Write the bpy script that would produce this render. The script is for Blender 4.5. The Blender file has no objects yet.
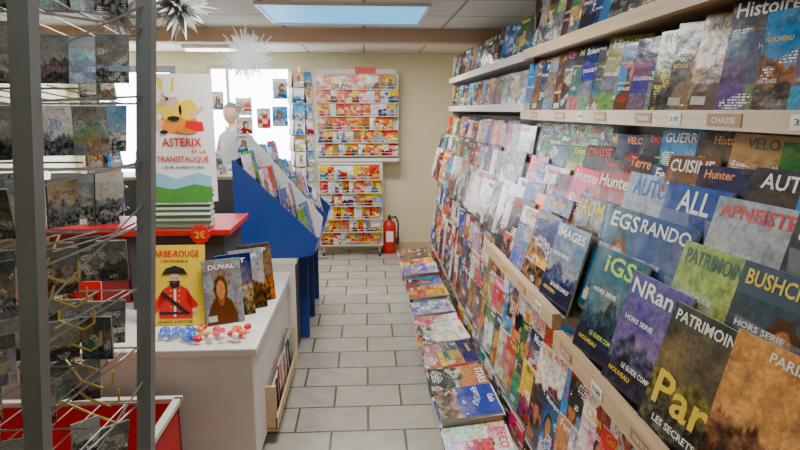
import bpy, bmesh, math, random
from mathutils import Vector, Matrix
random.seed(7)
R=random.Random(11)
D=bpy.data
# ------------------------------------------------------------------ materials
def newmat(name):
    m=D.materials.new(name); m.use_nodes=True
    nt=m.node_tree; b=nt.nodes["Principled BSDF"]
    return m,nt,b
def simple(name,col,rough=.5,metal=0,noise=.06,scale=12,emit=0,coat=0):
    m,nt,b=newmat(name)
    tc=nt.nodes.new("ShaderNodeTexCoord"); n=nt.nodes.new("ShaderNodeTexNoise")
    n.inputs["Scale"].default_value=scale; n.inputs["Detail"].default_value=4
    nt.links.new(tc.outputs["Object"],n.inputs["Vector"])
    r=nt.nodes.new("ShaderNodeMixRGB"); r.blend_type='MIX'
    r.inputs[1].default_value=(*[max(0,c*(1-noise*2)) for c in col],1)
    r.inputs[2].default_value=(*[min(1,c*(1+noise)) for c in col],1)
    nt.links.new(n.outputs["Fac"],r.inputs[0]); nt.links.new(r.outputs[0],b.inputs["Base Color"])
    b.inputs["Roughness"].default_value=rough; b.inputs["Metallic"].default_value=metal
    b.inputs["Coat Weight"].default_value=coat
    if emit:
        nt.links.new(r.outputs[0],b.inputs["Emission Color"]); b.inputs["Emission Strength"].default_value=emit
    return m
def brickmat(name,c1,c2,mort,w,h,ms,offset,rough,noise=0):
    m,nt,b=newmat(name)
    tc=nt.nodes.new("ShaderNodeTexCoord"); br=nt.nodes.new("ShaderNodeTexBrick")
    br.offset=offset; br.squash=1
    br.inputs["Color1"].default_value=(*c1,1); br.inputs["Color2"].default_value=(*c2,1); br.inputs["Mortar"].default_value=(*mort,1)
    br.inputs["Scale"].default_value=1; br.inputs["Brick Width"].default_value=w; br.inputs["Row Height"].default_value=h
    br.inputs["Mortar Size"].default_value=ms; br.inputs["Mortar Smooth"].default_value=.2
    nt.links.new(tc.outputs["Object"],br.inputs["Vector"])
    n=nt.nodes.new("ShaderNodeTexNoise"); n.inputs["Scale"].default_value=9; n.inputs["Detail"].default_value=6
    nt.links.new(tc.outputs["Object"],n.inputs["Vector"])
    mx=nt.nodes.new("ShaderNodeMixRGB"); mx.blend_type='MULTIPLY'; mx.inputs[0].default_value=noise
    nt.links.new(br.outputs["Color"],mx.inputs[1]); nt.links.new(n.outputs["Fac"],mx.inputs[2])
    nt.links.new(mx.outputs[0],b.inputs["Base Color"]); b.inputs["Roughness"].default_value=rough
    bp=nt.nodes.new("ShaderNodeBump"); bp.inputs["Strength"].default_value=.3; bp.inputs["Distance"].default_value=.003; bp.invert=True
    nt.links.new(br.outputs["Fac"],bp.inputs["Height"]); nt.links.new(bp.outputs[0],b.inputs["Normal"])
    return m
def woodmat(name,a,c):
    m,nt,b=newmat(name)
    tc=nt.nodes.new("ShaderNodeTexCoord"); mp=nt.nodes.new("ShaderNodeMapping"); mp.inputs["Scale"].default_value=(20,1.2,30)
    n=nt.nodes.new("ShaderNodeTexNoise"); n.inputs["Scale"].default_value=2.5; n.inputs["Detail"].default_value=6; n.inputs["Distortion"].default_value=.6
    cr=nt.nodes.new("ShaderNodeValToRGB"); cr.color_ramp.elements[0].color=(*a,1); cr.color_ramp.elements[1].color=(*c,1)
    cr.color_ramp.elements[0].position=.3; cr.color_ramp.elements[1].position=.7
    nt.links.new(tc.outputs["Object"],mp.inputs[0]); nt.links.new(mp.outputs[0],n.inputs["Vector"]); nt.links.new(n.outputs["Fac"],cr.inputs[0])
    nt.links.new(cr.outputs[0],b.inputs["Base Color"]); b.inputs["Roughness"].default_value=.38
    return m
def covermat(name,rough=.24,coat=.15,sat=1.35,gam=1.28,txt=1.0,val=1.2):
    m,nt,b=newmat(name); L=nt.links
    def M(op,a,b_=0.0,c_=None):
        n=nt.nodes.new("ShaderNodeMath"); n.operation=op
        for i,x in enumerate((a,b_,c_)):
            if x is None: continue
            if isinstance(x,(int,float)): n.inputs[i].default_value=x
            else: L.new(x,n.inputs[i])
        return n.outputs[0]
    def comb(x,y,z):
        n=nt.nodes.new("ShaderNodeCombineXYZ")
        for i,q in enumerate((x,y,z)):
            if isinstance(q,(int,float)): n.inputs[i].default_value=q
            else: L.new(q,n.inputs[i])
        return n.outputs[0]
    def noise(v,sc=1,det=2,ro=.5):
        n=nt.nodes.new("ShaderNodeTexNoise"); n.inputs["Scale"].default_value=sc; n.inputs["Detail"].default_value=det; n.inputs["Roughness"].default_value=ro
        L.new(v,n.inputs["Vector"]); return n.outputs["Fac"]
    def att(nm):
        n=nt.nodes.new("ShaderNodeAttribute"); n.attribute_name=nm; return n
    def mix(f,a,b_,bl='MIX'):
        n=nt.nodes.new("ShaderNodeMixRGB"); n.blend_type=bl; n.use_clamp=True
        for i,x in enumerate((f,a,b_)):
            if isinstance(x,(int,float)): n.inputs[i].default_value=x
            elif isinstance(x,tuple): n.inputs[i].default_value=x
            else: L.new(x,n.inputs[i])
        return n.outputs[0]
    def clampf(x): return M('MINIMUM',1,M('MAXIMUM',0,x))
    uv=nt.nodes.new("ShaderNodeUVMap"); uv.uv_map="UVMap"
    sp=nt.nodes.new("ShaderNodeSeparateXYZ"); L.new(uv.outputs[0],sp.inputs[0]); u,v=sp.outputs[0],sp.outputs[1]
    sd=nt.nodes.new("ShaderNodeSeparateColor"); L.new(att("sd").outputs["Color"],sd.inputs[0]); s,s2,s3=sd.outputs[0],sd.outputs[1],sd.outputs[2]
    z=M('MULTIPLY',s,60)
    c1=att("c1").outputs["Color"]; c2=att("c2").outputs["Color"]; c3=att("c3").outputs["Color"]
    n1=noise(comb(M('MULTIPLY',u,2.2),M('MULTIPLY',v,3),z),1.0,3)
    n2=noise(comb(M('MULTIPLY',u,6),M('MULTIPLY',v,8),z),1.3,8,.68)
    n3=noise(comb(M('MULTIPLY',u,22),M('MULTIPLY',v,30),z),1.0,3)
    hi=M('GREATER_THAN',s3,.42)
    ridge=M('ADD',.05,M('MULTIPLY',noise(comb(M('MULTIPLY',u,2.6),0.0,z),1,6,.6),M('ADD',.6,M('MULTIPLY',s2,.6))))
    ridge2=M('MULTIPLY',noise(comb(M('MULTIPLY',u,4),5.0,z),1,6,.65),.6)
    gr=clampf(M('MULTIPLY',M('SUBTRACT',ridge,v),25))
    gr2=clampf(M('MULTIPLY',M('SUBTRACT',ridge2,v),25))
    sky=mix(clampf(M('ADD',M('MULTIPLY',v,1.0),M('MULTIPLY',M('SUBTRACT',n1,.5),2.0))),mix(.4,c1,(0.85,.62,.38,1)),c1)
    ground=mix(clampf(M('MULTIPLY',M('SUBTRACT',n2,.36),3.6)),mix(.75,c2,(0.01,.01,.01,1)),mix(.2,c2,c3))
    near_=mix(clampf(M('MULTIPLY',M('SUBTRACT',n2,.42),5)),(0.01,.012,.015,1),mix(.3,c2,(0.08,.07,.03,1)))
    land=mix(gr2,mix(gr,sky,ground),near_)
    cx=M('ADD',.32,M('MULTIPLY',s,.36))
    def ell(cy,rx,ry,wob):
        a=M('DIVIDE',M('SUBTRACT',u,cx),rx); c=M('DIVIDE',M('SUBTRACT',v,cy),ry)
        d=M('ADD',M('MULTIPLY',a,a),M('MULTIPLY',c,c))
        d=M('ADD',d,M('MULTIPLY',M('SUBTRACT',n2,.5),wob))
        return clampf(M('MULTIPLY',M('SUBTRACT',1,d),6))
    por=mix(clampf(M('MULTIPLY',M('SUBTRACT',n1,.42),5)),c1,mix(.5,c1,c2))
    por=mix(ell(.0,.42,.46,.5),por,mix(clampf(M('MULTIPLY',M('SUBTRACT',n2,.38),4)),c2,mix(.7,c2,(0.03,.03,.05,1))))
    por=mix(ell(.54,.19,.22,1.0),por,mix(s2,(0.03,.02,.015,1),(0.38,.20,.06,1)))
    por=mix(ell(.40,.08,.12,.1),por,(0.46,.24,.15,1))
    por=mix(ell(.53,.115,.155,.2),por,mix(n1,(0.78,.48,.33,1),(0.48,.25,.16,1)))
    pic=mix(hi,land,por)
    wn=nt.nodes.new("ShaderNodeTexWhiteNoise"); wn.noise_dimensions='3D'
    L.new(comb(M('FLOOR',M('MULTIPLY',u,2.6)),M('FLOOR',M('MULTIPLY',v,4.3)),z),wn.inputs["Vector"])
    col=mix(.35,mix(clampf(M('MULTIPLY',M('SUBTRACT',wn.outputs["Value"],.45),20)),c1,c2),mix(.25,wn.outputs["Color"],n2))
    isc=M('MULTIPLY',M('GREATER_THAN',s2,.66),M('LESS_THAN',v,.72))
    pic=mix(isc,pic,col)
    pic=mix(.75,pic,mix(n3,(0.25,.25,.25,1),(1.5,1.5,1.5,1)),'MULTIPLY')
    pic=mix(.75,pic,mix(clampf(M('MULTIPLY',M('SUBTRACT',n2,.3),2.5)),(0.25,.25,.28,1),(1.35,1.35,1.3,1)),'MULTIPLY')
    tb=M('MULTIPLY',M('GREATER_THAN',v,.80),M('GREATER_THAN',s,.68))
    base=mix(tb,pic,mix(.1,c1,c2))
    yl=M('MULTIPLY',v,M('ADD',24,M('MULTIPLY',s2,16)))
    w=M('GREATER_THAN',M('FRACT',yl),.45)
    w=M('MULTIPLY',w,M('GREATER_THAN',noise(comb(M('MULTIPLY',u,45),M('MULTIPLY',M('FLOOR',yl),3.71),z),1,0),.46))
    w=M('MULTIPLY',w,M('GREATER_THAN',noise(comb(M('MULTIPLY',u,2.4),M('MULTIPLY',v,5),M('ADD',z,9)),1,0),.62))
    w=M('MULTIPLY',w,M('MULTIPLY',M('LESS_THAN',v,.74),M('MULTIPLY',M('GREATER_THAN',u,.06),M('LESS_THAN',u,.94))))
    base=mix(M('MULTIPLY',w,txt),base,mix(M('GREATER_THAN',s,.4),c3,(0.85,.85,.82,1)))
    fb=M('MULTIPLY',M('MULTIPLY',M('LESS_THAN',v,.36),M('GREATER_THAN',v,.25)),M('GREATER_THAN',u,M('SUBTRACT',1.1,M('MULTIPLY',s,.8))))
    fb=M('MULTIPLY',fb,M('MULTIPLY',M('GREATER_THAN',s2,.4),txt))
    base=mix(fb,base,mix(M('GREATER_THAN',noise(comb(M('MULTIPLY',u,30),M('MULTIPLY',M('FLOOR',M('MULTIPLY',v,30)),2.3),z),1,0),.5),c3,c2))
    bx=M('MULTIPLY',M('MULTIPLY',M('LESS_THAN',v,.14),M('GREATER_THAN',v,.05)),M('MULTIPLY',M('LESS_THAN',u,.3),M('GREATER_THAN',u,.06)))
    bx=M('MULTIPLY',bx,M('GREATER_THAN',s3,.7))
    base=mix(bx,base,mix(M('GREATER_THAN',M('FRACT',M('MULTIPLY',u,60)),.5),(0.8,.8,.75,1),(0.05,.05,.05,1)))
    hs=nt.nodes.new("ShaderNodeHueSaturation"); hs.inputs["Saturation"].default_value=sat; hs.inputs["Value"].default_value=val; L.new(base,hs.inputs["Color"])
    gm=nt.nodes.new("ShaderNodeGamma"); gm.inputs[1].default_value=gam; L.new(hs.outputs[0],gm.inputs[0])
    L.new(gm.outputs[0],b.inputs["Base Color"]); b.inputs["Roughness"].default_value=rough; b.inputs["Specular IOR Level"].default_value=.35
    b.inputs["Coat Weight"].default_value=coat; b.inputs["Coat Roughness"].default_value=.08
    # slight waviness of glossy paper
    wv=nt.nodes.new("ShaderNodeBump"); wv.inputs["Strength"].default_value=.35; wv.inputs["Distance"].default_value=.01
    L.new(n1,wv.inputs["Height"]); L.new(wv.outputs[0],b.inputs["Normal"]); L.new(wv.outputs[0],b.inputs["Coat Normal"])
    return m
COVER=covermat("magazine_cover"); PACKM=covermat("blister_card",.15,.7,1.0,.9,val=1.35); NEARC=covermat("magazine_cover_photo",txt=0.0,gam=1.22)
PAGES=simple("paper_pages",(.55,.52,.46),.8,scale=60,noise=.12)
WOOD=woodmat("beech_lip",(.55,.38,.20),(.70,.52,.31))
WOODD=woodmat("beech_board",(.38,.28,.17),(.50,.38,.24))
WHITE=simple("white_laminate",(.74,.72,.66),.4)
BACKP=simple("rack_back_panel",(.10,.09,.08),.6)
CREAM=simple("cream_paint",(.74,.67,.46),.8,scale=3)
CREAMTOP=simple("cream_countertop",(.82,.80,.73),.35,scale=5)
GREYM=simple("grey_metal",(.27,.30,.31),.38,metal=.35,scale=20)
WIRE=simple("chrome_wire",(.5,.5,.49),.35,metal=.9)
BRASS=simple("brass_wire",(.85,.62,.15),.35,metal=.4)
BLUE=simple("blue_card",(.010,.050,.27),.45,noise=.1)
RED=simple("red_plastic",(.60,.012,.012),.4)
REDD=simple("dark_red",(.35,.015,.02),.5)
BLACK=simple("black_plastic",(.02,.02,.022),.4)
DARK=simple("dark_panel",(.07,.065,.07),.6)
YEL=simple("yellow_print",(.88,.62,.04),.4,noise=.03)
ORG=simple("orange_print",(.85,.27,.03),.4,noise=.04)
SKIN=simple("skin",(.72,.46,.35),.55,noise=.05)
GREEN=simple("green_print",(.10,.36,.06),.4,noise=.2,scale=40)
PWHITE=simple("white_print",(.88,.87,.83),.4,noise=.02)
TRED=simple("red_print",(.72,.015,.015),.4,noise=.03)
TBLUE=simple("blue_print",(.02,.10,.50),.4,noise=.03)
TBLK=simple("black_print",(.02,.02,.02),.4)
SILV=simple("silver_tinsel",(.70,.70,.69),.3,metal=.6)
SILW=simple("white_branches_added_glow",(.95,.95,.93),.35,emit=.35)  # faint emission added to the white so the hanging branches look brighter
FLOOR=brickmat("floor_tiles",(.53,.49,.41),(.45,.42,.36),(.13,.11,.085),.37,.255,.007,.5,.22,.4)
CEIL=brickmat("ceiling_tiles",(.76,.75,.70),(.72,.71,.66),(.33,.31,.28),.6,.6,.013,0,.8,.1)
BEAM=simple("beam_paint",(.62,.42,.27),.7)
SHIRT=simple("shirt_cloth",(.40,.43,.46),.85,scale=50)
TROU=simple("trouser_cloth",(.04,.045,.07),.9)
HAIR=simple("grey_hair",(.26,.24,.22),.8,scale=80,noise=.3)
PANEL=simple("light_diffuser",(.10,.46,.85),.5,emit=1.35,noise=.0)
TUBE=simple("tube_light",(1,.98,.93),.5,emit=6,noise=0)
m,nt,b=newmat("clear_plastic"); b.inputs["Base Color"].default_value=(.9,.93,.95,1); b.inputs["Roughness"].default_value=.08
b.inputs["Alpha"].default_value=.1; CLEAR=m
m,nt,b=newmat("window_glass"); b.inputs["Base Color"].default_value=(.95,.97,1,1); b.inputs["Roughness"].default_value=.05; b.inputs["Alpha"].default_value=.12; GLASS=m

# ------------------------------------------------------------------ mesh builder
def empty(name,loc=(0,0,0)):
    e=D.objects.new(name,None); bpy.context.collection.objects.link(e); e.location=loc; e.empty_display_size=.1; return e
class MB:
    def __init__(s): s.v=[];s.f=[];s.mi=[];s.uv=[];s.c=[]
    def face(s,pts,mi=0,uv=None,c=None):
        i=len(s.v); s.v+= [tuple(p) for p in pts]; s.f.append(tuple(range(i,i+len(pts)))); s.mi.append(mi)
        s.uv.append(uv or [(0,0)]*len(pts)); s.c.append(c)
    def box(s,x0,x1,y0,y1,z0,z1,mi=0):
        s.obox(Vector((x0,y0,z0)),Vector((x1-x0,0,0)),Vector((0,y1-y0,0)),Vector((0,0,z1-z0)),mi)
    def obox(s,o,a,b,c,mi=0):
        P=lambda i,j,k:o+a*i+b*j+c*k
        for q in (((0,0,0),(0,1,0),(1,1,0),(1,0,0)),((0,0,1),(1,0,1),(1,1,1),(0,1,1)),((0,0,0),(1,0,0),(1,0,1),(0,0,1)),
                  ((0,1,0),(0,1,1),(1,1,1),(1,1,0)),((0,0,0),(0,0,1),(0,1,1),(0,1,0)),((1,0,0),(1,1,0),(1,1,1),(1,0,1))):
            s.face([P(*t) for t in q],mi)
    def rod(s,p,q,r,mi=0,n=6):
        p=Vector(p);q=Vector(q);d=(q-p).normalized(); a=d.orthogonal().normalized(); b=d.cross(a)
        ring=lambda c:[c+(a*math.cos(2*math.pi*i/n)+b*math.sin(2*math.pi*i/n))*r for i in range(n)]
        A,B=ring(p),ring(q)
        for i in range(n):
            j=(i+1)%n; s.face([A[i],A[j],B[j],B[i]],mi)
        s.face(A[::-1],mi); s.face(B,mi)
    def path(s,pts,r,mi=0,n=6):
        for a,b in zip(pts,pts[1:]): s.rod(a,b,r,mi,n)
    def prism(s,pts,d,mi=0):
        d=Vector(d); A=[Vector(p) for p in pts]; B=[p+d for p in A]
        s.face(A,mi); s.face(B[::-1],mi)
        for i in range(len(A)):
            j=(i+1)%len(A); s.face([A[i],B[i],B[j],A[j]],mi)
    def mag(s,o,right,up,w,h,t,cols,seed=None):
        right=Vector(right).normalized(); up=Vector(up).normalized(); n=right.cross(up)
        o=Vector(o); a=o-right*w/2; 
        sd=seed or (R.random(),R.random(),R.random())
        P=[a,a+right*w,a+right*w+up*h,a+up*h]; Q=[p-n*t for p in P]
        s.face(P,0,[(0,0),(1,0),(1,1),(0,1)],(cols[0],cols[1],cols[2],sd))
        s.face([Q[1],Q[0],Q[3],Q[2]],0,[(0,0),(1,0),(1,.7),(0,.7)],(cols[0],cols[1],cols[2],sd))
        for i in range(4):
            j=(i+1)%4
            if i==3: s.face([P[i],Q[i],Q[j],P[j]],0,[(.02,.02)]*4,(cols[0],cols[0],cols[0],(sd[0],.1,0)))
            else: s.face([P[i],Q[i],Q[j],P[j]],1)
    def build(s,name,mats,parent=None,smooth=False,shear=None):
        if shear: s.v=[shear(p) for p in s.v]
        me=D.meshes.new(name); me.from_pydata(s.v,[],s.f); 
        for m in mats: me.materials.append(m)
        me.polygons.foreach_set("material_index",s.mi)
        ul=me.uv_layers.new(name="UVMap"); flat=[]
        for q in s.uv:
            for t in q: flat+=t
        ul.data.foreach_set("uv",flat)
        if any(c for c in s.c):
            for k,nm in enumerate(("c1","c2","c3","sd")):
                at=me.color_attributes.new(name=nm,type='FLOAT_COLOR',domain='CORNER'); fl=[]
                for f,c in zip(s.f,s.c):
                    col=c[k] if c else (.5,.5,.5)
                    fl+= [*col,1]*len(f)
                at.data.foreach_set("color",fl)
        me.update()
        o=D.objects.new(name,me); bpy.context.collection.objects.link(o)
        if parent: o.parent=parent
        if smooth:
            for p in me.polygons: p.use_smooth=True
        return o
def merged(o):
    bm=bmesh.new(); bm.from_mesh(o.data); bmesh.ops.remove_doubles(bm,verts=bm.verts,dist=1e-5); bmesh.ops.recalc_face_normals(bm,faces=bm.faces); bm.to_mesh(o.data); bm.free()
def bev(o,w=.004,seg=2):
    merged(o); m=o.modifiers.new("bev",'BEVEL'); m.width=w; m.segments=seg; m.limit_method='ANGLE'; return o
def boxo(name,x0,x1,y0,y1,z0,z1,mat,parent=None,bw=0):
    b=MB(); b.box(x0,x1,y0,y1,z0,z1); o=b.build(name,[mat],parent)
    if bw: bev(o,bw)
    return o
# ---- word library (real glyph meshes)
_w={}
def word(s):
    if s in _w: return _w[s]
    cu=D.curves.new("w",'FONT'); cu.body=s; cu.size=1; cu.offset=.018; cu.resolution_u=2
    ob=D.objects.new("w",cu); bpy.context.collection.objects.link(ob)
    dg=bpy.context.evaluated_depsgraph_get(); me=D.meshes.new_from_object(ob.evaluated_get(dg))
    vs=[v.co.copy() for v in me.vertices]; fs=[tuple(p.vertices) for p in me.polygons]
    D.objects.remove(ob); D.meshes.remove(me)
    x0=min(v.x for v in vs);x1=max(v.x for v in vs);y0=min(v.y for v in vs);y1=max(v.y for v in vs)
    r=([((v.x-x0)/(x1-x0)-.5,(v.y-y0)/(y1-y0)) for v in vs],fs,(x1-x0)/(y1-y0)); _w[s]=r; return r
class TB:
    def __init__(s): s.v=[];s.f=[];s.mi=[];s.mats=[]
    def add(s,body,o,right,up,w,h,mat,off=.0011):
        vs,fs,ra=word(body); right=Vector(right).normalized(); up=Vector(up).normalized(); n=right.cross(up)
        if mat not in s.mats: s.mats.append(mat)
        k=s.mats.index(mat); i=len(s.v); o=Vector(o)+n*off
        s.v+=[tuple(o+right*(x*w)+up*(y*h)) for x,y in vs]; s.f+=[tuple(i+q for q in f) for f in fs]; s.mi+=[k]*len(fs)
        return h
    def build(s,name):
        me=D.meshes.new(name); me.from_pydata(s.v,[],s.f)
        for m in s.mats: me.materials.append(m)
        me.polygons.foreach_set("material_index",s.mi); me.update()
        o=D.objects.new(name,me); bpy.context.collection.objects.link(o); return o
def text(body,o,right,up,w,h,mat,parent=None,name="title"):
    t=TB(); t.add(body,o,right,up,w,h,mat); return t.build(name)

# ------------------------------------------------------------------ room
XL,XR,YF,YB,H=-3.2,1.12,-1.4,6.85,2.22
boxo("floor",XL,XR,YF,YB,-.08,0,FLOOR)
boxo("ceiling",XL,XR,YF,YB,H,H+.08,CEIL)
boxo("wall_right",XR,XR+.1,YF,YB,0,H,CREAM)
boxo("wall_left",XL-.1,XL,YF,YB,0,H,CREAM)
boxo("wall_front",XL,XR,YF-.1,YF,0,H,CREAM)
wx0,wx1,wz0,wz1=-1.72,-.80,.95,2.08
dx0,dx1,dz1=-3.0,-2.05,2.08
b=MB(); b.box(dx1,wx0,YB,YB+.1,0,H); b.box(wx1,XR,YB,YB+.1,0,H); b.box(wx0,wx1,YB,YB+.1,0,wz0); b.box(wx0,wx1,YB,YB+.1,wz1,H); b.build("wall_back",[CREAM])
boxo("wall_back",XL,dx0,YB,YB+.1,0,H,CREAM); boxo("wall_back",dx0,dx1,YB,YB+.1,dz1,H,CREAM)
b=MB()
b.box(wx0,wx1,YB-.02,YB+.06,wz0-.04,wz0); b.box(wx0,wx1,YB+.02,YB+.06,wz1-.04,wz1)
b.box(wx0,wx0+.04,YB+.02,YB+.06,wz0,wz1-.04); b.box(wx1-.04,wx1,YB+.02,YB+.06,wz0,wz1-.04); b.box(-1.52,-1.49,YB+.02,YB+.06,wz0,wz1-.04)
b.box(wx0+.04,wx1-.04,YB+.035,YB+.04,wz0,wz1-.04,1)
b.build("window_1",[WHITE,GLASS])
b=MB(); e_=.004
b.box(dx0+e_,dx0+.07,YB+.02,YB+.07,.002,dz1-e_); b.box(dx1-.07,dx1-e_,YB+.02,YB+.07,.002,dz1-e_); b.box(dx0+.07,dx1-.07,YB+.02,YB+.07,dz1-.08,dz1-e_); b.box(dx0+.07,dx1-.07,YB+.02,YB+.07,.002,.18); b.box(dx0+.07,dx1-.07,YB+.02,YB+.07,.95,1.0)
b.box(dx0+.07,dx1-.07,YB+.04,YB+.045,.18,dz1-.08,1); b.rod((dx1-.1,YB-.03,1.0),(dx1-.1,YB-.03,1.25),.012,0); b.rod((dx1-.05,YB-.03,1.02),(dx1-.05,YB+.03,1.02),.008,0); b.rod((dx1-.05,YB-.03,1.23),(dx1-.05,YB+.03,1.23),.008,0)
b.rod((dx1-.1,YB-.03,1.02),(dx1-.05,YB-.03,1.02),.008,0); b.rod((dx1-.1,YB-.03,1.23),(dx1-.05,YB-.03,1.23),.008,0)
b.build("door_1",[GREYM,GLASS])
boxo("baseboard_back",dx1,XR,YB-.012,YB,0,.08,BEAM)
boxo("ceiling_beam",XL,XR,4.85,5.0,2.115,H,BEAM,bw=.004)
def panel(name,x0,x1,y0,y1,mat):
    e=MB(); t=.02
    e.box(x0-t,x1+t,y0-t,y0,H-.02,H,0); e.box(x0-t,x1+t,y1,y1+t,H-.02,H,0); e.box(x0-t,x0,y0,y1,H-.02,H,0); e.box(x1,x1+t,y0,y1,H-.02,H,0)
    e.box(x0,x1,y0,y1,H-.012,H,1)
    return e.build(name,[WHITE,mat])
panel("ceiling_light_panel",-.62,.38,3.72,4.5,PANEL)
def tube(name,x0,x1,y):
    e=MB(); e.box(x0,x1,y-.06,y+.06,H-.035,H,0); e.rod((x0+.02,y,H-.048),(x1-.02,y,H-.048),.014,1,10)
    e.build(name,[WHITE,TUBE])
tube("fluorescent_light",-1.75,-1.2,6.15)
def area(name,loc,sx,sy,power,col=(1,.97,.925)):
    l=D.lights.new(name,'AREA'); l.shape='RECTANGLE'; l.size=sx; l.size_y=sy; l.energy=power; l.color=col
    o=D.objects.new(name,l); bpy.context.collection.objects.link(o); o.location=loc; return o
area("added_ceiling_fill",(-.2,2.5,H-.02),.6,.6,36)  # unseen area lights added out of frame and behind the beam for illumination
area("added_ceiling_fill",(-.1,.6,H-.02),.5,.4,4.5)
area("added_ceiling_fill",(-.1,5.35,H-.02),.9,.3,42)
area("added_ceiling_fill",(-2.0,2.4,H-.02),.9,.6,15)
area("added_ceiling_fill",(-2.0,5.4,H-.02),.9,.3,22)
w=D.worlds.new("world"); bpy.context.scene.world=w; w.use_nodes=True
bg=w.node_tree.nodes["Background"]; bg.inputs[0].default_value=(.82,.92,1,1); bg.inputs[1].default_value=18

# ------------------------------------------------------------------ palettes
W=(.85,.85,.83);K=(.02,.02,.03);RD=(.65,.02,.02);YL=(.85,.65,.05);BL=(.02,.10,.48);LB=(.15,.42,.72);GR=(.04,.22,.06);BR=(.24,.12,.05)
SK=(.60,.36,.25);PK=(.78,.14,.34);OR=(.80,.28,.03);TN=(.48,.36,.22);DG=(.07,.08,.09);TE=(.03,.28,.36);GY=(.34,.37,.40);LG=(.35,.55,.12);NV=(.015,.04,.16)
P_out=[(DG,BR,W),(GR,DG,YL),(BR,TN,W),(K,DG,RD),(TN,GR,W),(LB,BR,RD),(DG,GY,YL),(BR,K,OR),(GR,GY,W),(NV,DG,W),(LB,TN,RD),(K,RD,W),(TN,BR,K),(NV,LB,W),(GY,DG,YL),(LB,NV,W),(K,BR,W),(LB,GR,W),(DG,NV,W),(K,TN,YL),(NV,BR,W),(DG,K,RD)]
P_cel=[(W,RD,RD),(RD,W,W),(W,DG,RD),(PK,SK,W),(W,PK,RD),(OR,SK,W),(LB,DG,RD),(W,SK,RD),(YL,RD,K),(SK,DG,W),(RD,SK,YL),(W,BL,RD),(W,SK,RD),(W,K,BL),(BL,SK,W),(NV,RD,W),(W,K,RD),(K,SK,W),(W,DG,RD),(RD,K,W),(K,RD,W),(W,RD,BL),(W,W,RD),(NV,SK,YL)]
P_mix=P_out+P_cel+P_cel+[(BL,LB,W),(OR,K,W),(GR,W,W),(TE,W,W),(YL,RD,K),(NV,GY,W),(RD,YL,W),(LG,GR,W)]
P_puz=[(W,RD,RD),(YL,RD,RD),(RD,OR,YL),(W,YL,RD),(OR,RD,W),(YL,LB,RD),(RD,YL,W),(RD,W,OR),(YL,RD,BL),(OR,GR,RD),(W,BL,YL),(W,W,RD),(W,K,RD)]
P_gry=[(DG,GY,W),(GY,DG,W),(DG,TE,GY),(GY,TN,K),((.16,.20,.23),GY,LB),((.13,.15,.17),BR,GY),((.12,.2,.22),W,W),((.2,.24,.26),(.08,.10,.11),(.4,.2,.2)),((.10,.14,.2),GY,W),(GY,W,GY),(GY,RD,W),(GY,LB,W),(TN,GY,K),(W,GY,BL),((.4,.45,.48),DG,W),(LB,W,W),(W,TN,RD),((.3,.42,.5),W,W)]
PRN={W:PWHITE,RD:TRED,YL:YEL,BL:TBLUE,K:TBLK,OR:ORG,PK:simple("pink_print",(.75,.08,.30),.4,noise=.02)}
WORDS=["CHASSE","PECHE","Hunter","Nature","MOTO","AUTO","Maison","DECO","Voici","Public","CLOSER","Femme","Gala","Mode","CUISINE","Jardin","SPORT","FOOT","Golf","VELO","Sciences","Histoire","GUERRE","ARMES","MER","Bateaux","PHOTO","Terre","Monde","Rando","Cheval","CHIENS","TELE","STARS","Paris","Tricot","Rock","Musique","VOILE","AVION"]
SUB=["EXCLUSIF","SPECIAL ETE","32 PAGES","LE GUIDE","NOUVEAU","HORS SERIE","TOUS LES TESTS","LE SCANDALE","SECRETS","100 IDEES"]
TT=TB()
def dirs(phi,tilt,face=math.pi):
    a=face+phi; n=Vector((math.cos(a),math.sin(a),0)); right=Vector((-n.y,n.x,0)); up=(Vector((0,0,1))*math.cos(tilt)-n*math.sin(tilt))
    return right,up
def titled(mb,o,right,up,w,h,t,c,near=False):
    sd=(R.random(),R.random(),R.random())
    mb.mag(o,right,up,w,h,t,c,sd)
    mt=PRN.get(c[2],PWHITE); 
    if R.random()<.25: mt=R.choice([YEL,TRED,PWHITE,ORG])
    o=Vector(o)
    wd=R.choice(WORDS); hh=min(R.uniform(.07,.14)*h,w*.84/word(wd)[2]); ww=min(w*.86,hh*word(wd)[2]*1.15)
    TT.add(wd,o+up*(h*.965-hh)+right*R.uniform(-1,1)*(w*.43-ww/2),right,up,ww,hh,mt)
    if near:
        for q in range(R.randint(1,4)):
            s_=R.choice(SUB); sh=h*R.uniform(.025,.055); sw=min(w*.6,sh*word(s_)[2]); 
            TT.add(s_,o+up*(h*R.uniform(.2,.74))+right*(R.choice((-1,1))*(w*.46-sw/2)),right,up,sw,sh,R.choice((mt,PWHITE,YEL,PWHITE)))
def row(mb,x,z,y0,y1,sp,w,h,pal,tilt=10,phi=5,t=.006,hv=.12,hmax=None,near=False,xj=.003,rl=2.5):
    y=y1; last=None
    while y>y0:
        right,up=dirs(math.radians(phi+R.uniform(-2,2)),math.radians(tilt+R.uniform(-1.5,1.5)))
        roll=math.radians(R.uniform(-rl,rl)); right,up=right*math.cos(roll)+up*math.sin(roll),up*math.cos(roll)-right*math.sin(roll)
        hh=h*(1+R.uniform(-hv,hv*.5)); 
        if hmax: hh=min(hh,hmax)
        c=R.choice(pal)
        while c is last: c=R.choice(pal)
        last=c
        titled(mb,(x+R.uniform(-xj,xj),y,z+.003),right,up,w*(1+R.uniform(-.1,.08)),hh,t,c,near)
        y-=sp*(1+R.uniform(-.3,.25))

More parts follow.
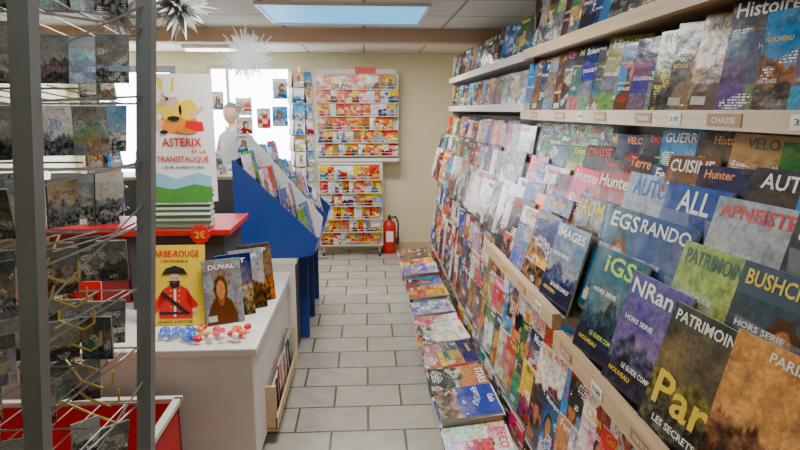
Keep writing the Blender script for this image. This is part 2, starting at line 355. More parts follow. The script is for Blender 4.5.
# ------------------------------------------------------------------ right magazine rack
rack=empty("magazine_rack",(.8,2,0))
bpy.context.view_layer.update()
def setp(o): 
    o.parent=rack; o.matrix_parent_inverse=rack.matrix_world.inverted()
def rb(mb,name,mats):
    o=mb.build(name,mats); setp(o); return o
Y0,Y1,Y2=.45,2.75,5.95
b=MB()
b.box(.83,XR-.005,Y0,3.1,1.565,1.59); b.box(.80,.83,Y0,3.1,1.555,1.60,1)
b.box(.83,XR-.005,Y0,3.1,1.86,1.88);  b.box(.80,.83,Y0,3.1,1.85,1.895,1)
b.box(.60,.80,Y0,1.72,.90,.92);  b.box(.572,.60,Y0,1.72,.885,.935,1)
b.box(.60,.80,1.74,Y1,.945,.965);  b.box(.572,.60,1.74,Y1,.93,.98,1)
rb(b,"wood_shelves",[WOODD,WOOD])
b=MB()
b.box(.84,XR-.005,3.12,Y2,1.60,1.62); b.box(.82,.84,3.12,Y2,1.59,1.635)
b.box(.84,XR-.005,3.12,Y2,1.86,1.88); b.box(.82,.84,3.12,Y2,1.85,1.895)
b.box(.355,.80,Y0,Y2,0,.14)
for k,zz in enumerate((.26,.42,.58,.74)): b.box(.675+.02*k,.90,Y0,Y2,zz,zz+.012,1)
for k,(xx,zz) in enumerate(((.66,.955),(.72,1.105),(.79,1.265))): b.box(xx,.93,Y1+.02,Y2,zz,zz+.012,1)
for k,(xx,zz) in enumerate(((.655,1.02),(.71,1.12),(.765,1.21),(.83,1.31))): b.box(xx-.005,.93,Y0,Y1,zz-.012,zz,1)
b.box(.93,XR-.005,Y0,Y2,.14,1.56,1)
b.box(XR-.02,XR-.005,Y0,Y2,1.56,2.1,1)
for yy in (Y0-.02,Y2): b.box(.86,XR-.005,yy,yy+.02,.14,2.1)
b.box(.86,XR-.005,3.1,3.12,1.56,2.1,1)
rb(b,"carcass",[WHITE,BACKP])
b=MB()
y=.8
while y<2.7:
    b.box(.752,.754,y,y+.2,1.21,1.36); b.box(.697,.699,y+.05,y+.25,1.12,1.22); y+=.27
rb(b,"clear_holders",[CLEAR])
b=MB(); TAG=TB()
ytag=.9
for yy,l,mi_ in ((1.02,.08,1),(1.25,.13,0),(1.50,.06,1),(1.66,.10,0),(1.98,.11,0),(2.2,.06,1),(2.4,.12,0),(2.8,.1,0)):
    b.box(.798,.80,yy,yy+l,1.563,1.592,mi_)
    TAG.add("CHASSE" if mi_==0 else "3.90",(.798,yy+l/2,1.571),(0,-1,0),(0,0,1),l*.7,.013,PWHITE if mi_==0 else TBLK)
for yy,l,mi_ in ((.80,.07,1),(1.05,.12,0),(1.33,.07,1),(1.55,.10,0),(1.85,.07,1),(2.05,.10,0),(2.35,.07,2)):
    z0=.898 if yy<1.7 else .943
    b.box(.570,.572,yy,yy+l,z0,z0+.026,mi_); TAG.add("NATURE" if mi_==0 else "5.50",(.570,yy+l/2,z0+.007),(0,-1,0),(0,0,1),l*.7,.012,PWHITE if mi_==0 else TBLK)
rb(b,"shelf_labels",[simple("tan_label",(.42,.23,.10),.5),PWHITE,YEL]); setp(TAG.build("label_print"))
mb=MB()
row(mb,.85,1.896,Y0+.1,3.05,.14,.21,.27,P_out,tilt=10,phi=9,near=True,rl=4)
row(mb,.85,1.596,Y0+.1,3.05,.115,.205,.25,P_out,tilt=8,phi=14,hmax=.25,near=True,rl=3,hv=.18)
row(mb,.83,1.312,Y0+.15,Y1+.1,.15,.20,.235,P_out,tilt=8,phi=9,hmax=.235,near=True)
row(mb,.765,1.215,Y0+.15,Y1-.12,.16,.205,.26,P_out,tilt=14,phi=7,near=True)
row(mb,.71,1.125,1.97,Y1-.12,.16,.205,.27,P_cel,tilt=15,phi=7,near=True)
row(mb,.655,1.025,2.02,Y1-.12,.16,.205,.27,P_cel,tilt=15,phi=7,near=True)
row(mb,.612,.968,2.08,Y1-.12,.17,.215,.27,P_cel,tilt=15,phi=7,near=True)
row(mb,.87,1.885,3.25,Y2-.1,.14,.19,.22,P_out,tilt=10,phi=9)
row(mb,.87,1.625,3.25,Y2-.1,.13,.19,.19,P_out,tilt=6,phi=9,hmax=.19)
row(mb,.79,1.28,Y1+.14,Y2-.1,.15,.205,.25,P_mix,tilt=10,phi=8)
row(mb,.72,1.12,Y1+.14,Y2-.1,.15,.205,.27,P_mix,tilt=12,phi=8)
row(mb,.66,.97,Y1+.14,Y2-.1,.155,.21,.27,P_cel,tilt=12,phi=8)
for k,zz in enumerate((.275,.435,.595,.755)):
    row(mb,.665+.02*k,zz,Y0+.1,Y2-.1,.165,.21,.27,P_mix if k<2 else P_cel,tilt=6,phi=6,hmax=.165 if k==3 else None)
row(mb,.652,.142,Y0+.1,Y2-.1,.2,.21,.11,P_mix,tilt=3,phi=2,hmax=.11)
y=Y2-.2
while y>Y0+.1:
    n=R.randint(3,11); l=R.uniform(.24,.34); 
    for k in range(max(1,n//2)):
        a=R.uniform(-.08,.08)
        up=Vector((math.cos(a),math.sin(a),.12)).normalized(); right=up.cross(Vector((0,0,1))).normalized()
        O=(.33+R.uniform(-.012,.012),y,.158+.011*k); ww=l*.96; hh=R.uniform(.28,.30); c=R.choice(P_cel+[(W,RD,RD),(W,LB,RD),(YL,W,RD),(W,BL,RD),(W,OR,K)])
        if k==max(1,n//2)-1: titled(mb,O,right,up,ww,hh,.01,c,True)
        else: mb.mag(O,right,up,ww,hh,.01,c)
    y-=l+.008
rb(mb,"magazines",[COVER,PAGES])
near=MB()
def nm(x,z,y,cols,title,tm,w=.235,h=.31,phi=6,tilt=15,seed=None,tw=.86,th=.045,sub=None):
    phi+=R.uniform(-1.5,2); h*=R.uniform(.95,1.03)
    right,up=dirs(math.radians(phi),math.radians(tilt))
    near.mag((x,y,z),right,up,w,h,.007,cols,seed or (R.random()*.5,.3,R.random()*.4))
    o=Vector((x,y,z))
    TT.add(title,o+up*(h-.012-th),right,up,w*tw,th,tm)
    for s_,fx,fy,sw,sh,mm in (sub or [("HORS SERIE",-.15,.60,.5,.012,PWHITE),("LE GUIDE COMPLET",.1,.22,.6,.013,tm),("NOUVEAU",-.2,.14,.4,.012,YEL)]): TT.add(s_,o+right*(w*fx)+up*(h*fy),right,up,w*sw,sh,mm)
NIGHT=(.02,.05,.18)
FOR=simple("forest_print",(.02,.12,.06),.4)
zA=.924
nm(.605,zA,.64,(LB,BR,W),"ESCAPE",PWHITE)
nm(.605,zA,.86,((.80,.50,.30),(.36,.14,.05),W),"PARIS",PWHITE,th=.018,tw=.3,seed=(.3,.6,.2),sub=[("LES PLUS BELLES",0,.20,.7,.012,PWHITE),("RANDONNEES",0,.14,.7,.014,PWHITE)])
nm(.605,zA,1.08,((.09,.10,.08),(.20,.22,.16),YL),"PATRIMOINE",PWHITE,th=.024,h=.28,seed=(.2,.4,.3),sub=[("Par",-.02,.22,.75,.075,YEL),("LES SECRETS",0,.1,.6,.015,PWHITE)])
nm(.605,zA,1.29,((.22,.20,.42),(.08,.08,.2),W),"NRane",PWHITE,th=.04,h=.29)
nm(.605,zA,1.50,((.02,.18,.26),NIGHT,LG),"iGS",simple("lime_print",(.5,.8,.1),.4),th=.05,tw=.6)
nm(.605,.97,1.86,((.20,.30,.42),NIGHT,W),"IMAGES",PWHITE,h=.27,th=.03)
zB=1.024
nm(.662,zB,.72,((.1,.1,.11),OR,W),"OUTDOOR",PWHITE)
nm(.662,zB,.95,((.10,.14,.18),(.06,.09,.06),W),"BUSHCRAFT",YEL,h=.30,th=.03,seed=(.7,.3,.8))
nm(.662,zB,1.17,((.42,.56,.26),(.05,.14,.18),W),"PATRIMOINE",FOR,h=.30,th=.035)
nm(.662,zB,1.40,((.06,.16,.36),(.20,.24,.30),W),"RANDO",PWHITE,th=.035)
nm(.662,zB,1.62,((.05,.16,.26),(.05,.09,.08),W),"EGS",PWHITE,tw=.6,seed=(.55,.5,.8))
nm(.662,zB,1.84,((.04,.04,.03),(.30,.16,.04),YL),"IROMA",YEL,th=.05)
zC=1.124
nm(.717,zC,.66,((.5,.45,.35),(.2,.08,.04),W),"CHASSE",TRED)
nm(.717,zC,.90,((.07,.10,.11),(.18,.15,.12),W),"SURVIVAL",PWHITE,th=.04,seed=(.4,.5,.8),sub=[("BUSHCRAFT",-.1,.45,.6,.014,YEL),("NATURE",-.1,.36,.5,.014,PWHITE)])
nm(.717,zC,1.14,((.50,.56,.62),(.45,.12,.08),RD),"APNEISTE",TRED,th=.03)
nm(.717,zC,1.37,((.03,.14,.45),(.25,.42,.65),W),"ALL",PWHITE,th=.055,tw=.5)
nm(.717,zC,1.60,((.40,.50,.60),(.04,.12,.38),BL),"AUTO",TBLUE,th=.05,tw=.7)
nm(.717,zC,1.82,((.40,.03,.02),DG,W),"Hunter",PWHITE,th=.04)
rb(near,"front_magazines",[NEARC,PAGES])
setp(TT.build("cover_titles"))

# ------------------------------------------------------------------ left foreground wire rack
g=MB(); pk=MB()
px=[(-.422,.76),(-.372,1.02),(-.90,.76),(-.90,1.02)]
for i,(x,y) in enumerate(px): g.box(x-.012,x+.012,y-.012,y+.012,0.0,2.15,0)
for z in (.06,2.13): 
    g.box(-.90,-.42,.75,.77,z,z+.02,0); g.box(-.90,-.37,1.01,1.03,z,z+.02,0)
for i in range(19):
    z=.14+i*.105
    g.rod((-.422,.76,z),(-.372,1.02,z+.012),.0018,1); 
    g.rod((-.90,1.02,z),(-.372,1.02,z),.0018,1); g.rod((-.90,.9,z+.02),(-.42,.9,z+.02),.0016,1)
    if i%3==0: g.rod((-.422,.76,z-.06),(-.372,1.02,z+.05),.0018,1)
    for j in range(12):
        x=-.88+j*.043
        g.rod((x,1.015,z),(x,.78,z+.02),.0012,1)
    top=z>1.28
    for j in range(12):
        x=-.88+j*.043
        for q in range(3):
            if not top and (q==0 or R.random()<(.3 if z<1.0 else .55)): continue
            yy=.82+q*.075+R.uniform(-.01,.01)
            xm=x+R.uniform(-.008,.008)
            if xm>-.46 and yy<.9: continue
            right,up=dirs(R.uniform(-.6,.6),R.uniform(-.3,.25),math.radians(-60))
            pk.mag((xm,yy,z-.075),right,up,.046,.072,.005,R.choice(P_gry),(R.random(),R.random(),R.random()*.4))
for i in range(8):
    z=1.10+i*.042; y=.99-.022*i
    pts=[Vector((-.56,1.0,z+.02)),Vector((-.50,.99,z+.005)),Vector((-.45,y,z-.02)),Vector((-.41,y-.01,z-.03)),Vector((-.395,y-.01,z-.02)),Vector((-.395,y-.01,z))]
    g.path(pts,.002,2)
r=empty("wire_display_rack",(-.6,.9,0)); bpy.context.view_layer.update()
sh=lambda p:(p[0]+(p[2]-1.4)*.078,p[1],p[2])
for o in (g.build("frame",[GREYM,WIRE,BRASS],shear=sh),pk.build("blister_packs",[PACKM,PAGES],shear=sh)):
    o.parent=r; o.matrix_parent_inverse=r.matrix_world.inverted()

# ------------------------------------------------------------------ counter
def group(name,parts,loc=(0,0,0)):
    e=empty(name,loc); bpy.context.view_layer.update()
    for o in parts:
        o.parent=e; o.matrix_parent_inverse=e.matrix_world.inverted()
    return e
ps=[]
ps.append(boxo("body",-1.78,-.49,2.44,3.6,0.06,.585,simple("white_counter_front",(.86,.85,.82),.45),bw=.004))
ps.append(boxo("top",-1.82,-.465,2.4,3.62,.585,.62,CREAMTOP,bw=.006))
ps.append(boxo("plinth",-1.74,-.52,2.5,3.56,0,.06,DARK))
b=MB(); b.box(-.49,-.44,2.7,2.715,.08,.3); b.box(-.49,-.44,3.5,3.515,.08,.3); b.box(-.49,-.44,2.7,3.515,.07,.085); b.box(-.445,-.435,2.7,3.515,.085,.14)
ps.append(b.build("side_pocket",[WOOD]))
mb=MB()
for i in range(7):
    right,up=dirs(R.uniform(-.1,.1),.05,0); mb.mag((-.452,2.82+i*.1,.087),right,up,.16,.2+R.uniform(-.02,.03),.006,R.choice(P_mix))
ps.append(mb.build("pocket_books",[COVER,PAGES]))
group("display_counter",ps)
ps=[boxo("case",-1.16,-.70,2.93,3.35,.621,1.0,DARK), boxo("red_shelf",-1.18,-.66,2.90,3.37,1.0,1.03,RED,bw=.004)]
group("red_display_stand",ps)
mb=MB()
for i in range(9):
    z=1.031+i*.0135; dx=R.uniform(-.005,.005); dy=R.uniform(-.006,.006)
    mb.box(-1.035+dx,-.755+dx,2.93+dy,2.99,z,z+.0125,1)
    mb.box(-1.036+dx,-.754+dx,2.926+dy,2.93+dy,z+.001,z+.0115,0 if i%2 else 2)
mb.box(-1.04,-.75,2.922,2.99,1.031+9*.0135,1.031+9*.0135+.002,0)
mb.build("comic_book_stack",[PWHITE,PAGES,simple("green_spine",(.06,.16,.07),.4)])
def pl(pts,mi,k=1,yy=None):
    q=(2.925 if yy is None else yy)-.0015*k
    b2.prism([(px_,q,pz) for px_,pz in pts],(0,.001,0),mi)
b2=MB(); 
SX0,SX1=-1.055,-.735
SB,ST=1.155,1.77
Yp=3.0
b2.box(SX0,SX1,Yp,Yp+.012,SB,ST,0)
b2.box(-1.0,-.80,Yp+.02,Yp+.10,1.031,1.036,0); b2.box(-.93,-.87,Yp+.012,Yp+.02,1.031,1.5,0)
def blob(cx,cz,rx,rz,mi,k,n=18,wob=0,ph=0):
    pts=[(cx+rx*math.cos(2*math.pi*i/n+ph)*(1+wob*math.sin(3*i)),cz+rz*math.sin(2*math.pi*i/n+ph)*(1+wob*math.cos(2*i))) for i in range(n)]
    pl(pts,mi,k,Yp)
blob(-.90,1.535,.095,.05,2,1); blob(-.85,1.60,.045,.05,1,2); blob(-.93,1.60,.05,.06,1,2)
blob(-.935,1.645,.036,.042,3,3); blob(-.965,1.635,.016,.014,3,4); pl([(-.975,1.625),(-.93,1.615),(-.90,1.60),(-.95,1.595),(-.985,1.60)],1,5)
blob(-.925,1.68,.038,.022,0,5); pl([(-.905,1.685),(-.89,1.76),(-.87,1.745),(-.875,1.68)],0,6); pl([(-.903,1.69),(-.889,1.75),(-.882,1.745),(-.89,1.685)],1,7); pl([(-.955,1.69),(-.965,1.75),(-.94,1.745),(-.935,1.695)],1,6)
pl([(-1.04,1.49),(-.97,1.50),(-.94,1.55),(-.99,1.56)],3,3); pl([(-1.04,1.56),(-.97,1.575),(-.96,1.595),(-1.03,1.59)],3,4)
pl([(-.84,1.55),(-.765,1.545),(-.76,1.50),(-.80,1.50),(-.85,1.52)],5,3); pl([(-.83,1.58),(-.76,1.62),(-.755,1.60),(-.81,1.56)],3,3)
blob(-.945,1.652,.005,.008,7,6); blob(-.86,1.505,.05,.018,2,5); blob(-.80,1.52,.02,.012,7,6); blob(-.97,1.495,.02,.010,7,6); blob(-.92,1.56,.03,.012,7,6)
pl([(-1.05,1.16),(-.74,1.16),(-.74,1.285),(-.80,1.305),(-.90,1.275),(-1.0,1.31),(-1.05,1.29)],8,1)
pl([(-1.05,1.16),(-.74,1.16),(-.74,1.235),(-.82,1.25),(-.92,1.225),(-1.05,1.25)],4,2)
R2=random.Random(5)
for i in range(40):   # painted crowd and houses on the lower picture
    bx_,bz_,br_=-1.035+R2.random()*.28,1.175+R2.random()*.085,R2.uniform(.009,.018)
    blob(bx_,bz_,br_,br_*1.1,R2.choice([2,0,5,1,6]),9+(i%6)*2,10,.1); blob(bx_,bz_+br_*1.3,br_*.5,br_*.5,3,10+(i%6)*2,8)
so=b2.build("board",[PWHITE,YEL,ORG,SKIN,GREEN,TRED,TBLUE,TBLK,simple("sky_print",(.30,.6,.8),.4)])
ps=[so]
ps.append(text("ASTERIX",(-.89,Yp-.003,1.425),(1,0,0),(0,0,1),.19,.042,TRED))
ps.append(text("ET LA",(-.81,Yp-.003,1.392),(1,0,0),(0,0,1),.07,.018,TRED))
ps.append(text("TRANSITALIQUE",(-.89,Yp-.003,1.345),(1,0,0),(0,0,1),.25,.034,TRED))
ps.append(text("UNE AVENTURE",(-.89,Yp-.003,1.318),(1,0,0),(0,0,1),.2,.012,TBLK))
group("promotional_standee",ps)
ps=[]
b=MB(); right=Vector((1,0,0)); up=Vector((0,math.sin(.2),math.cos(.2))); n=right.cross(up)
O=Vector((-.885,2.69,.624)); Wd,Hd=.27,.37
b.obox(O-right*Wd/2-n*.012,right*Wd,up*Hd,n*.012,0)
def pf(pts,mi,k):
    b.prism([O+right*x+up*z+n*(.0008*k) for x,z in pts],n*.0007,mi)
def ell(cx,cz,rx,rz,mi,k,nn=16): pf([(cx+rx*math.cos(2*math.pi*i/nn),cz+rz*math.sin(2*math.pi*i/nn)) for i in range(nn)],mi,k)
pf([(-.07,.03),(.08,.03),(.082,.10),(.06,.165),(.025,.185),(-.02,.185),(-.055,.165),(-.075,.10)],1,1)
pf([(-.11,.075),(-.06,.155),(-.045,.12),(-.085,.055)],1,1); pf([(.055,.16),(.105,.095),(.085,.06),(.05,.11)],1,1)
pf([(-.004,.04),(.006,.04),(.006,.18),(-.004,.18)],2,2); 
for i in range(5): ell(-.018,.06+.025*i,.004,.004,0,3,8); ell(.02,.06+.025*i,.004,.004,0,3,8)
pf([(-.065,.145),(.055,.045),(.065,.058),(-.055,.158)],3,4); pf([(-.07,.05),(.07,.05),(.07,.062),(-.07,.062)],3,3)
ell(0,.212,.024,.03,4,3); pf([(-.024,.205),(.024,.205),(.02,.18),(0,.168),(-.02,.18)],3,4); ell(0,.197,.009,.003,1,5,8)
pf([(-.06,.232),(-.02,.238),(.02,.238),(.06,.232),(.04,.262),(0,.275),(-.04,.262)],3,5)
ell(-.010,.218,.003,.003,3,5,8); ell(.010,.218,.003,.003,3,5,8)
ell(-.10,.068,.012,.012,4,2); ell(.09,.068,.012,.012,4,2)
pf([(-.128,.015),(-.10,.20),(-.095,.20),(-.118,.015)],3,1)
ps.append(b.build("cover",[YEL,TRED,PWHITE,TBLK,SKIN]))
ps.append(text("BARBE-ROUGE",O+up*.315+n*.001,right,up,.22,.03,TRED))
ps.append(text("L'INTEGRALE",O+up*.29+n*.001,right,up,.12,.012,TBLK))
ps.append(text("GRANDE AVENTURE",O+up*.008+n*.001,right,up,.16,.014,TBLK))
group("comic_album",ps)
b=MB()
c=Vector((-.80,2.885,1.01)); pts=[]
for i in range(24):
    r_=.05 if i%2 else .042; a=2*math.pi*i/24; pts.append((c.x+r_*math.cos(a),c.y,c.z+r_*math.sin(a)))
b.prism(pts,(0,.012,0)); ps=[b.build("burst",[TRED])]
ps.append(text("2€",c+Vector((0,-.001,-.018)),(1,0,0),(0,0,1),.048,.036,YEL)); group("price_tag",ps)
mb=MB(); TL=TB()
for (x,y,a,cols,tt) in ((-.655,2.70,-66,(GY,BR,W),"DUVAL"),(-.62,2.80,-62,(NV,TN,W),"NUIT"),(-.575,2.90,-58,(GY,BR,TN),"NOIR"),(-.55,3.02,-56,((.1,.07,.06),OR,W),"LOUP")):
    right,up=dirs(0,.18,math.radians(a)); mb.mag((x,y,.624),right,up,.175,.30,.012,cols,(R.random()*.5,.4,.3 if tt!="DUVAL" else .8)); TL.add(tt,Vector((x,y,.624))+up*.255,right,up,.12,.022,PWHITE)
group("leaning_comic_albums",[mb.build("albums",[NEARC,PAGES]),TL.build("titles")])
b=MB()
def lump(cx,cy,cz,rx,ry,rz,mi):
    n=10;m_=6
    for i in range(n):
        for j in range(m_):
            f=lambda i,j:Vector((cx+rx*math.cos(2*math.pi*i/n)*math.sin(math.pi*j/m_),cy+ry*math.sin(2*math.pi*i/n)*math.sin(math.pi*j/m_),cz+rz*math.cos(math.pi*j/m_)))
            b.face([f(i,j),f(i,j+1),f(i+1,j+1),f(i+1,j)],mi)
for i in range(40):
    x=-.90+R2.uniform(0,.38)
    lump(x,2.50+R2.uniform(-.05,.09),.638+R2.uniform(0,.015),R2.uniform(.010,.024),.016,.015,0 if x<-.74 and R2.random()<.95 else R2.choice([1,1,1,3,2]))
def pillow(x0,x1,y0,y1,z,h):
    N=8
    f=lambda i,j:Vector((x0+(x1-x0)*i/N,y0+(y1-y0)*j/N,z+h*math.sin(math.pi*i/N)**.5*math.sin(math.pi*j/N)**.5+.003*math.sin(i*3+j*5)*(0<i<N and 0<j<N)))
    for i in range(N):
        for j in range(N): b.face([f(i,j),f(i+1,j),f(i+1,j+1),f(i,j+1)],4)
pillow(-.95,-.72,2.41,2.62,.622,.042); pillow(-.73,-.50,2.42,2.63,.622,.038)
b.build("toy_packets",[simple("toy_blue",(.01,.15,.75),.3),TRED,PWHITE,ORG,CLEAR])
mb=MB()
for i in range(5):
    right,up=dirs(R.uniform(-.2,.2),.15,math.radians(-80)); mb.mag((-1.66+.092*i,2.72,.623),right,up,.13,.2,.01,R.choice([(RD,DG,W),(RD,K,YL),(OR,RD,W),(DG,RD,W),(GR,RD,W)]))
for i in range(5):
    right,up=dirs(R.uniform(-.2,.2),.1,math.radians(-85)); mb.mag((-1.82+.12*i,3.1,1.025),right,up,.15,.22,.01,R.choice(P_mix))
mb.box(-1.9,-1.22,3.05,3.35,.621,1.0,3); mb.box(-1.91,-1.21,3.0,3.36,1.0,1.022,2)
mb.build("paperback_books",[COVER,PAGES,RED,REDD])
# low piles of booklets lying on the counter
mb=MB()
for (cx_,cy_,a_,nn_) in ((-1.15,2.53,.2,4),(-1.36,2.52,-.3,6),(-1.58,2.54,.1,3)):
    for k in range(nn_):
        a=a_+R2.uniform(-.15,.15); up=Vector((-math.sin(a),math.cos(a),0)); right=Vector((math.cos(a),math.sin(a),0))
        mb.mag((cx_-up.x*.07,cy_-up.y*.07,.629+.008*k),right,up,.11,.14,.0075,R2.choice([(RD,YL,W),(YL,RD,K),(W,RD,RD),(LB,W,W),(OR,W,RD)]))
mb.build("booklet_piles",[COVER,PAGES])
b=MB(); x0,x1,y0,y1,zt=-1.55,-.78,1.75,2.34,.42
b.box(x0,x1,y0,y0+.012,0,zt); b.box(x0,x1,y1-.012,y1,0,zt); b.box(x0,x0+.012,y0,y1,0,zt); b.box(x1-.012,x1,y0,y1,0,zt); b.box(x0,x1,y0,y1,0,.012)
b.box(x0-.015,x1+.015,y0-.015,y0+.015,zt,zt+.02,1); b.box(x0-.015,x1+.015,y1-.015,y1+.015,zt,zt+.02,1); b.box(x0-.015,x0+.015,y0,y1,zt,zt+.02,1); b.box(x1-.015,x1+.015,y0,y1,zt,zt+.02,1)
b.build("red_crate",[RED,WHITE])

# ------------------------------------------------------------------ blue display
ps=[boxo("body",-1.5,-.47,3.70,5.1,0,.645,DARK), boxo("top",-1.52,-.44,3.68,5.12,.645,.68,WHITE,bw=.004), boxo("end_panel",-1.5,-.45,3.68,3.70,0,.645,WHITE)]
for yy in (4.1,4.55,5.0): ps.append(boxo("divider",-.47,-.41,yy,yy+.015,0,.645,BLUE))
group("low_cabinet",ps)
b=MB(); bl=MB(); wh=MB()
prof=[(-.80,1.30),(-.80,.685),(-.40,.685),(-.33,.70),(-.30,.80)]
bl.prism([(x,3.72,z) for x,z in prof],(0,.014,0)); bl.prism([(x,5.05,z) for x,z in prof],(0,.014,0))
pw=[(-.80,1.46),(-.80,.685),(-.40,.685),(-.33,.70),(-.30,.86)]
wh.prism([(x,4.16,z) for x,z in pw],(0,.012,0)); bl.prism([(x,4.6,z) for x,z in prof],(0,.012,0))
b.box(-.815,-.80,3.72,5.064,.685,1.30)
steps=[(-.33,.72),(-.44,.84),(-.55,.96),(-.66,1.08)]
for x,z in steps: b.box(x-.13,x+.01,3.735,5.05,z-.01,z)
mb=MB()
for x,z in steps:
    for (ya,yb) in ((3.80,4.10),(4.23,4.55),(4.68,5.0)):
        y=ya
        while y<yb:
            right,up=dirs(math.radians(-12),.22,0)
            mb.mag((x-.035,y,z+.003),right,up,.15,.25+R.uniform(-.03,.04),.008,R.choice([(W,LB,BL),(BL,LB,W),(LB,DG,W),(W,PK,RD),(LB,BL,W),(TE,LB,W),(RD,W,W),(LG,GR,K),(W,BL,W),(SK,DG,W),(W,W,BL),(W,OR,K)])); y+=.07
ps=[bl.build("side_panels",[BLUE]),wh.build("white_trim",[PWHITE]),b.build("steps",[BLUE]),mb.build("booklets",[COVER,PAGES])]
group("book_display_stand",ps)

# ------------------------------------------------------------------ back racks
def backrack(name,x0,x1,z0,z1,y,rows,sp,w,h,pal,foot=True):
    f=MB(); mb=MB()
    for x in (x0,x1): f.rod((x,y+.05,z0),(x,y+.05,z1),.012,0,8)
    f.rod((x0,y+.05,z1),(x1,y+.05,z1),.012,0,8); f.rod((x0,y+.05,z0),(x1,y+.05,z0),.012,0,8)
    f.box(x0,x1,y+.055,y+.06,z0,z1,0)
    for k in range(rows):
        z=z0+.03+(z1-z0-.05)*k/rows
        f.box(x0,x1,y-.035,y+.055,z-.006,z,0); f.rod((x0,y-.035,z+.03),(x1,y-.035,z+.03),.002,0)
        x=x0+w*.55; last=None
        while x<x1-w*.4:
            right,up=dirs(math.radians(5),.08,-math.pi/2); c=R.choice(pal)
            while c is last: c=R.choice(pal)
            last=c
            mb.mag((x,y-.015,z+.002),right,up,w,h*R.uniform(.82,1.02),.006,c,(R.random(),R.uniform(.3,1),R.random())); x+=sp*R.uniform(.8,1.2)
    if foot:
        for x in (x0+.03,x1-.03):
            f.rod((x-.0,y-.04,.03),(x,y+.12,.03),.012,0,8); f.rod((x,y+.05,.03),(x,y+.05,z0),.012,0,8)
            f.rod((x-.012,y-.04,.025),(x+.012,y-.04,.025),.025,1,12); f.rod((x-.012,y+.12,.025),(x+.012,y+.12,.025),.025,1,12)
    return [f.build("frame",[WHITE,BLACK]),mb.build("puzzle_magazines",[COVER,PAGES])]
ps=backrack("x",-.52,.36,1.08,1.98,6.62,6,.075,.11,.155,P_puz,False)
b=MB(); b.box(-.53,.37,6.60,6.69,1.045,1.08,0); b.box(-.4,-.36,6.68,YB-.001,1.2,1.24,0); b.box(.2,.24,6.68,YB-.001,1.2,1.24,0)
b.box(-.5,.34,6.655,6.67,1.98,2.03,0); b.box(-.1,.12,6.645,6.655,1.985,2.05,1); ps.append(b.build("shelf_edge",[WHITE,TRED]))
group("wall_magazine_rack",ps)
ps=backrack("y",-.50,.18,.10,1.02,6.55,6,.075,.11,.155,P_puz,True)
group("wheeled_magazine_stand",ps)
def spinner(cx,cy,top=2.03,rr=.12):
    f=MB(); mb=MB()
    f.rod((cx,cy,.02),(cx,cy,top),.015,0,10); 
    for a in range(4):
        t=a*math.pi/2+.3; f.rod((cx,cy,.03),(cx+.25*math.cos(t),cy+.25*math.sin(t),.015),.014,0,8)
    lv=0
    while .55+lv*.16+.14<top:
        z=.55+lv*.16; lv+=1
        for a in range(6):
            t=a*math.pi/3+.5
            right,up=dirs(0,.12,t); n=Vector((math.cos(t),math.sin(t),0))
            mb.mag(Vector((cx,cy,z))+n*rr,right,up,.105,.15,.004,R.choice([(W,LB,W),(W,TN,K),(LB,W,W),(TN,W,W),(W,PK,RD),(W,W,W),(W,GY,K)]))
            f.rod(Vector((cx,cy,z))+n*.02,Vector((cx,cy,z))+n*(rr+.01),.003,0)
            f.rod(Vector((cx,cy,z))+n*(rr+.015)-right*.055,Vector((cx,cy,z))+n*(rr+.015)+right*.055,.003,0)
    group("postcard_spinner",[f.build("frame",[WIRE]),mb.build("postcards",[COVER,PAGES])])
spinner(-.66,6.35); spinner(-1.93,4.55,2.0,.13)
ps=[boxo("body",-2.6,-.98,5.35,5.72,0,1.0,DARK),boxo("top",-2.64,-.95,5.32,5.76,1.0,1.03,WOODD,bw=.004)]
group("checkout_counter",ps)
mb=MB()
for lv in range(2):
    for i in range(7):
        right,up=dirs(R.uniform(-.1,.1),.15,-math.pi/2)
        mb.mag((-1.98+.11*i,5.40+.05*lv,1.035+.08*lv),right,up,.10,.13,.006,R.choice([(W,BL,K),(GY,W,W),(DG,W,RD),(LB,W,W),(BL,W,W),(NV,LB,W)]))
mb.box(-2.04,-1.24,5.395,5.50,1.031,1.035,1); mb.box(-2.04,-1.24,5.445,5.50,1.035,1.115,1)
mb.build("booklet_holder",[COVER,PAGES])
mb=MB()
mb.box(-1.15,-.99,5.42,5.55,1.031,1.05,2); mb.box(-1.13,-1.12,5.50,5.51,1.05,1.72,2); mb.box(-1.02,-1.01,5.50,5.51,1.05,1.72,2)
for lv in range(4):
    right,up=dirs(.1,.12,-math.pi/2); mb.mag((-1.07,5.485,1.06+.165*lv),right,up,.14,.15,.006,R.choice([(W,LB,W),(W,RD,K),(LB,W,W),(YL,RD,K)]))
mb.build("card_display",[COVER,PAGES,WHITE])
mb=MB()
for (x,z,w_,h_,cc) in ((-.93,1.72,.16,.22,(W,LB,RD)),(-.94,1.42,.17,.22,(LB,W,BL)),(-1.12,1.40,.15,.22,(W,RD,K)),(-1.62,1.60,.14,.2,(W,GY,K))):
    mb.mag((x,YB-.006,z),(1,0,0),(0,0,1),w_,h_,.002,cc)
mb.build("window_posters",[COVER,PAGES])
def lathe(name,prof,c,mat,n=24):
    b=MB()
    for (r0,z0),(r1,z1) in zip(prof,prof[1:]):
        for i in range(n):
            a0=2*math.pi*i/n;a1=2*math.pi*(i+1)/n
            f=lambda r,z,a:(c[0]+r*math.cos(a),c[1]+r*math.sin(a),c[2]+z)
            b.face([f(r0,z0,a0),f(r0,z0,a1),f(r1,z1,a1),f(r1,z1,a0)])
    o=b.build(name,[mat],smooth=True); merged(o); return o
c=(.265,6.68,0)
ps=[lathe("tank",[(0,0),(.07,0),(.075,.02),(.075,.30),(.06,.35),(.025,.375),(.02,.39),(0,.39)],c,RED)]
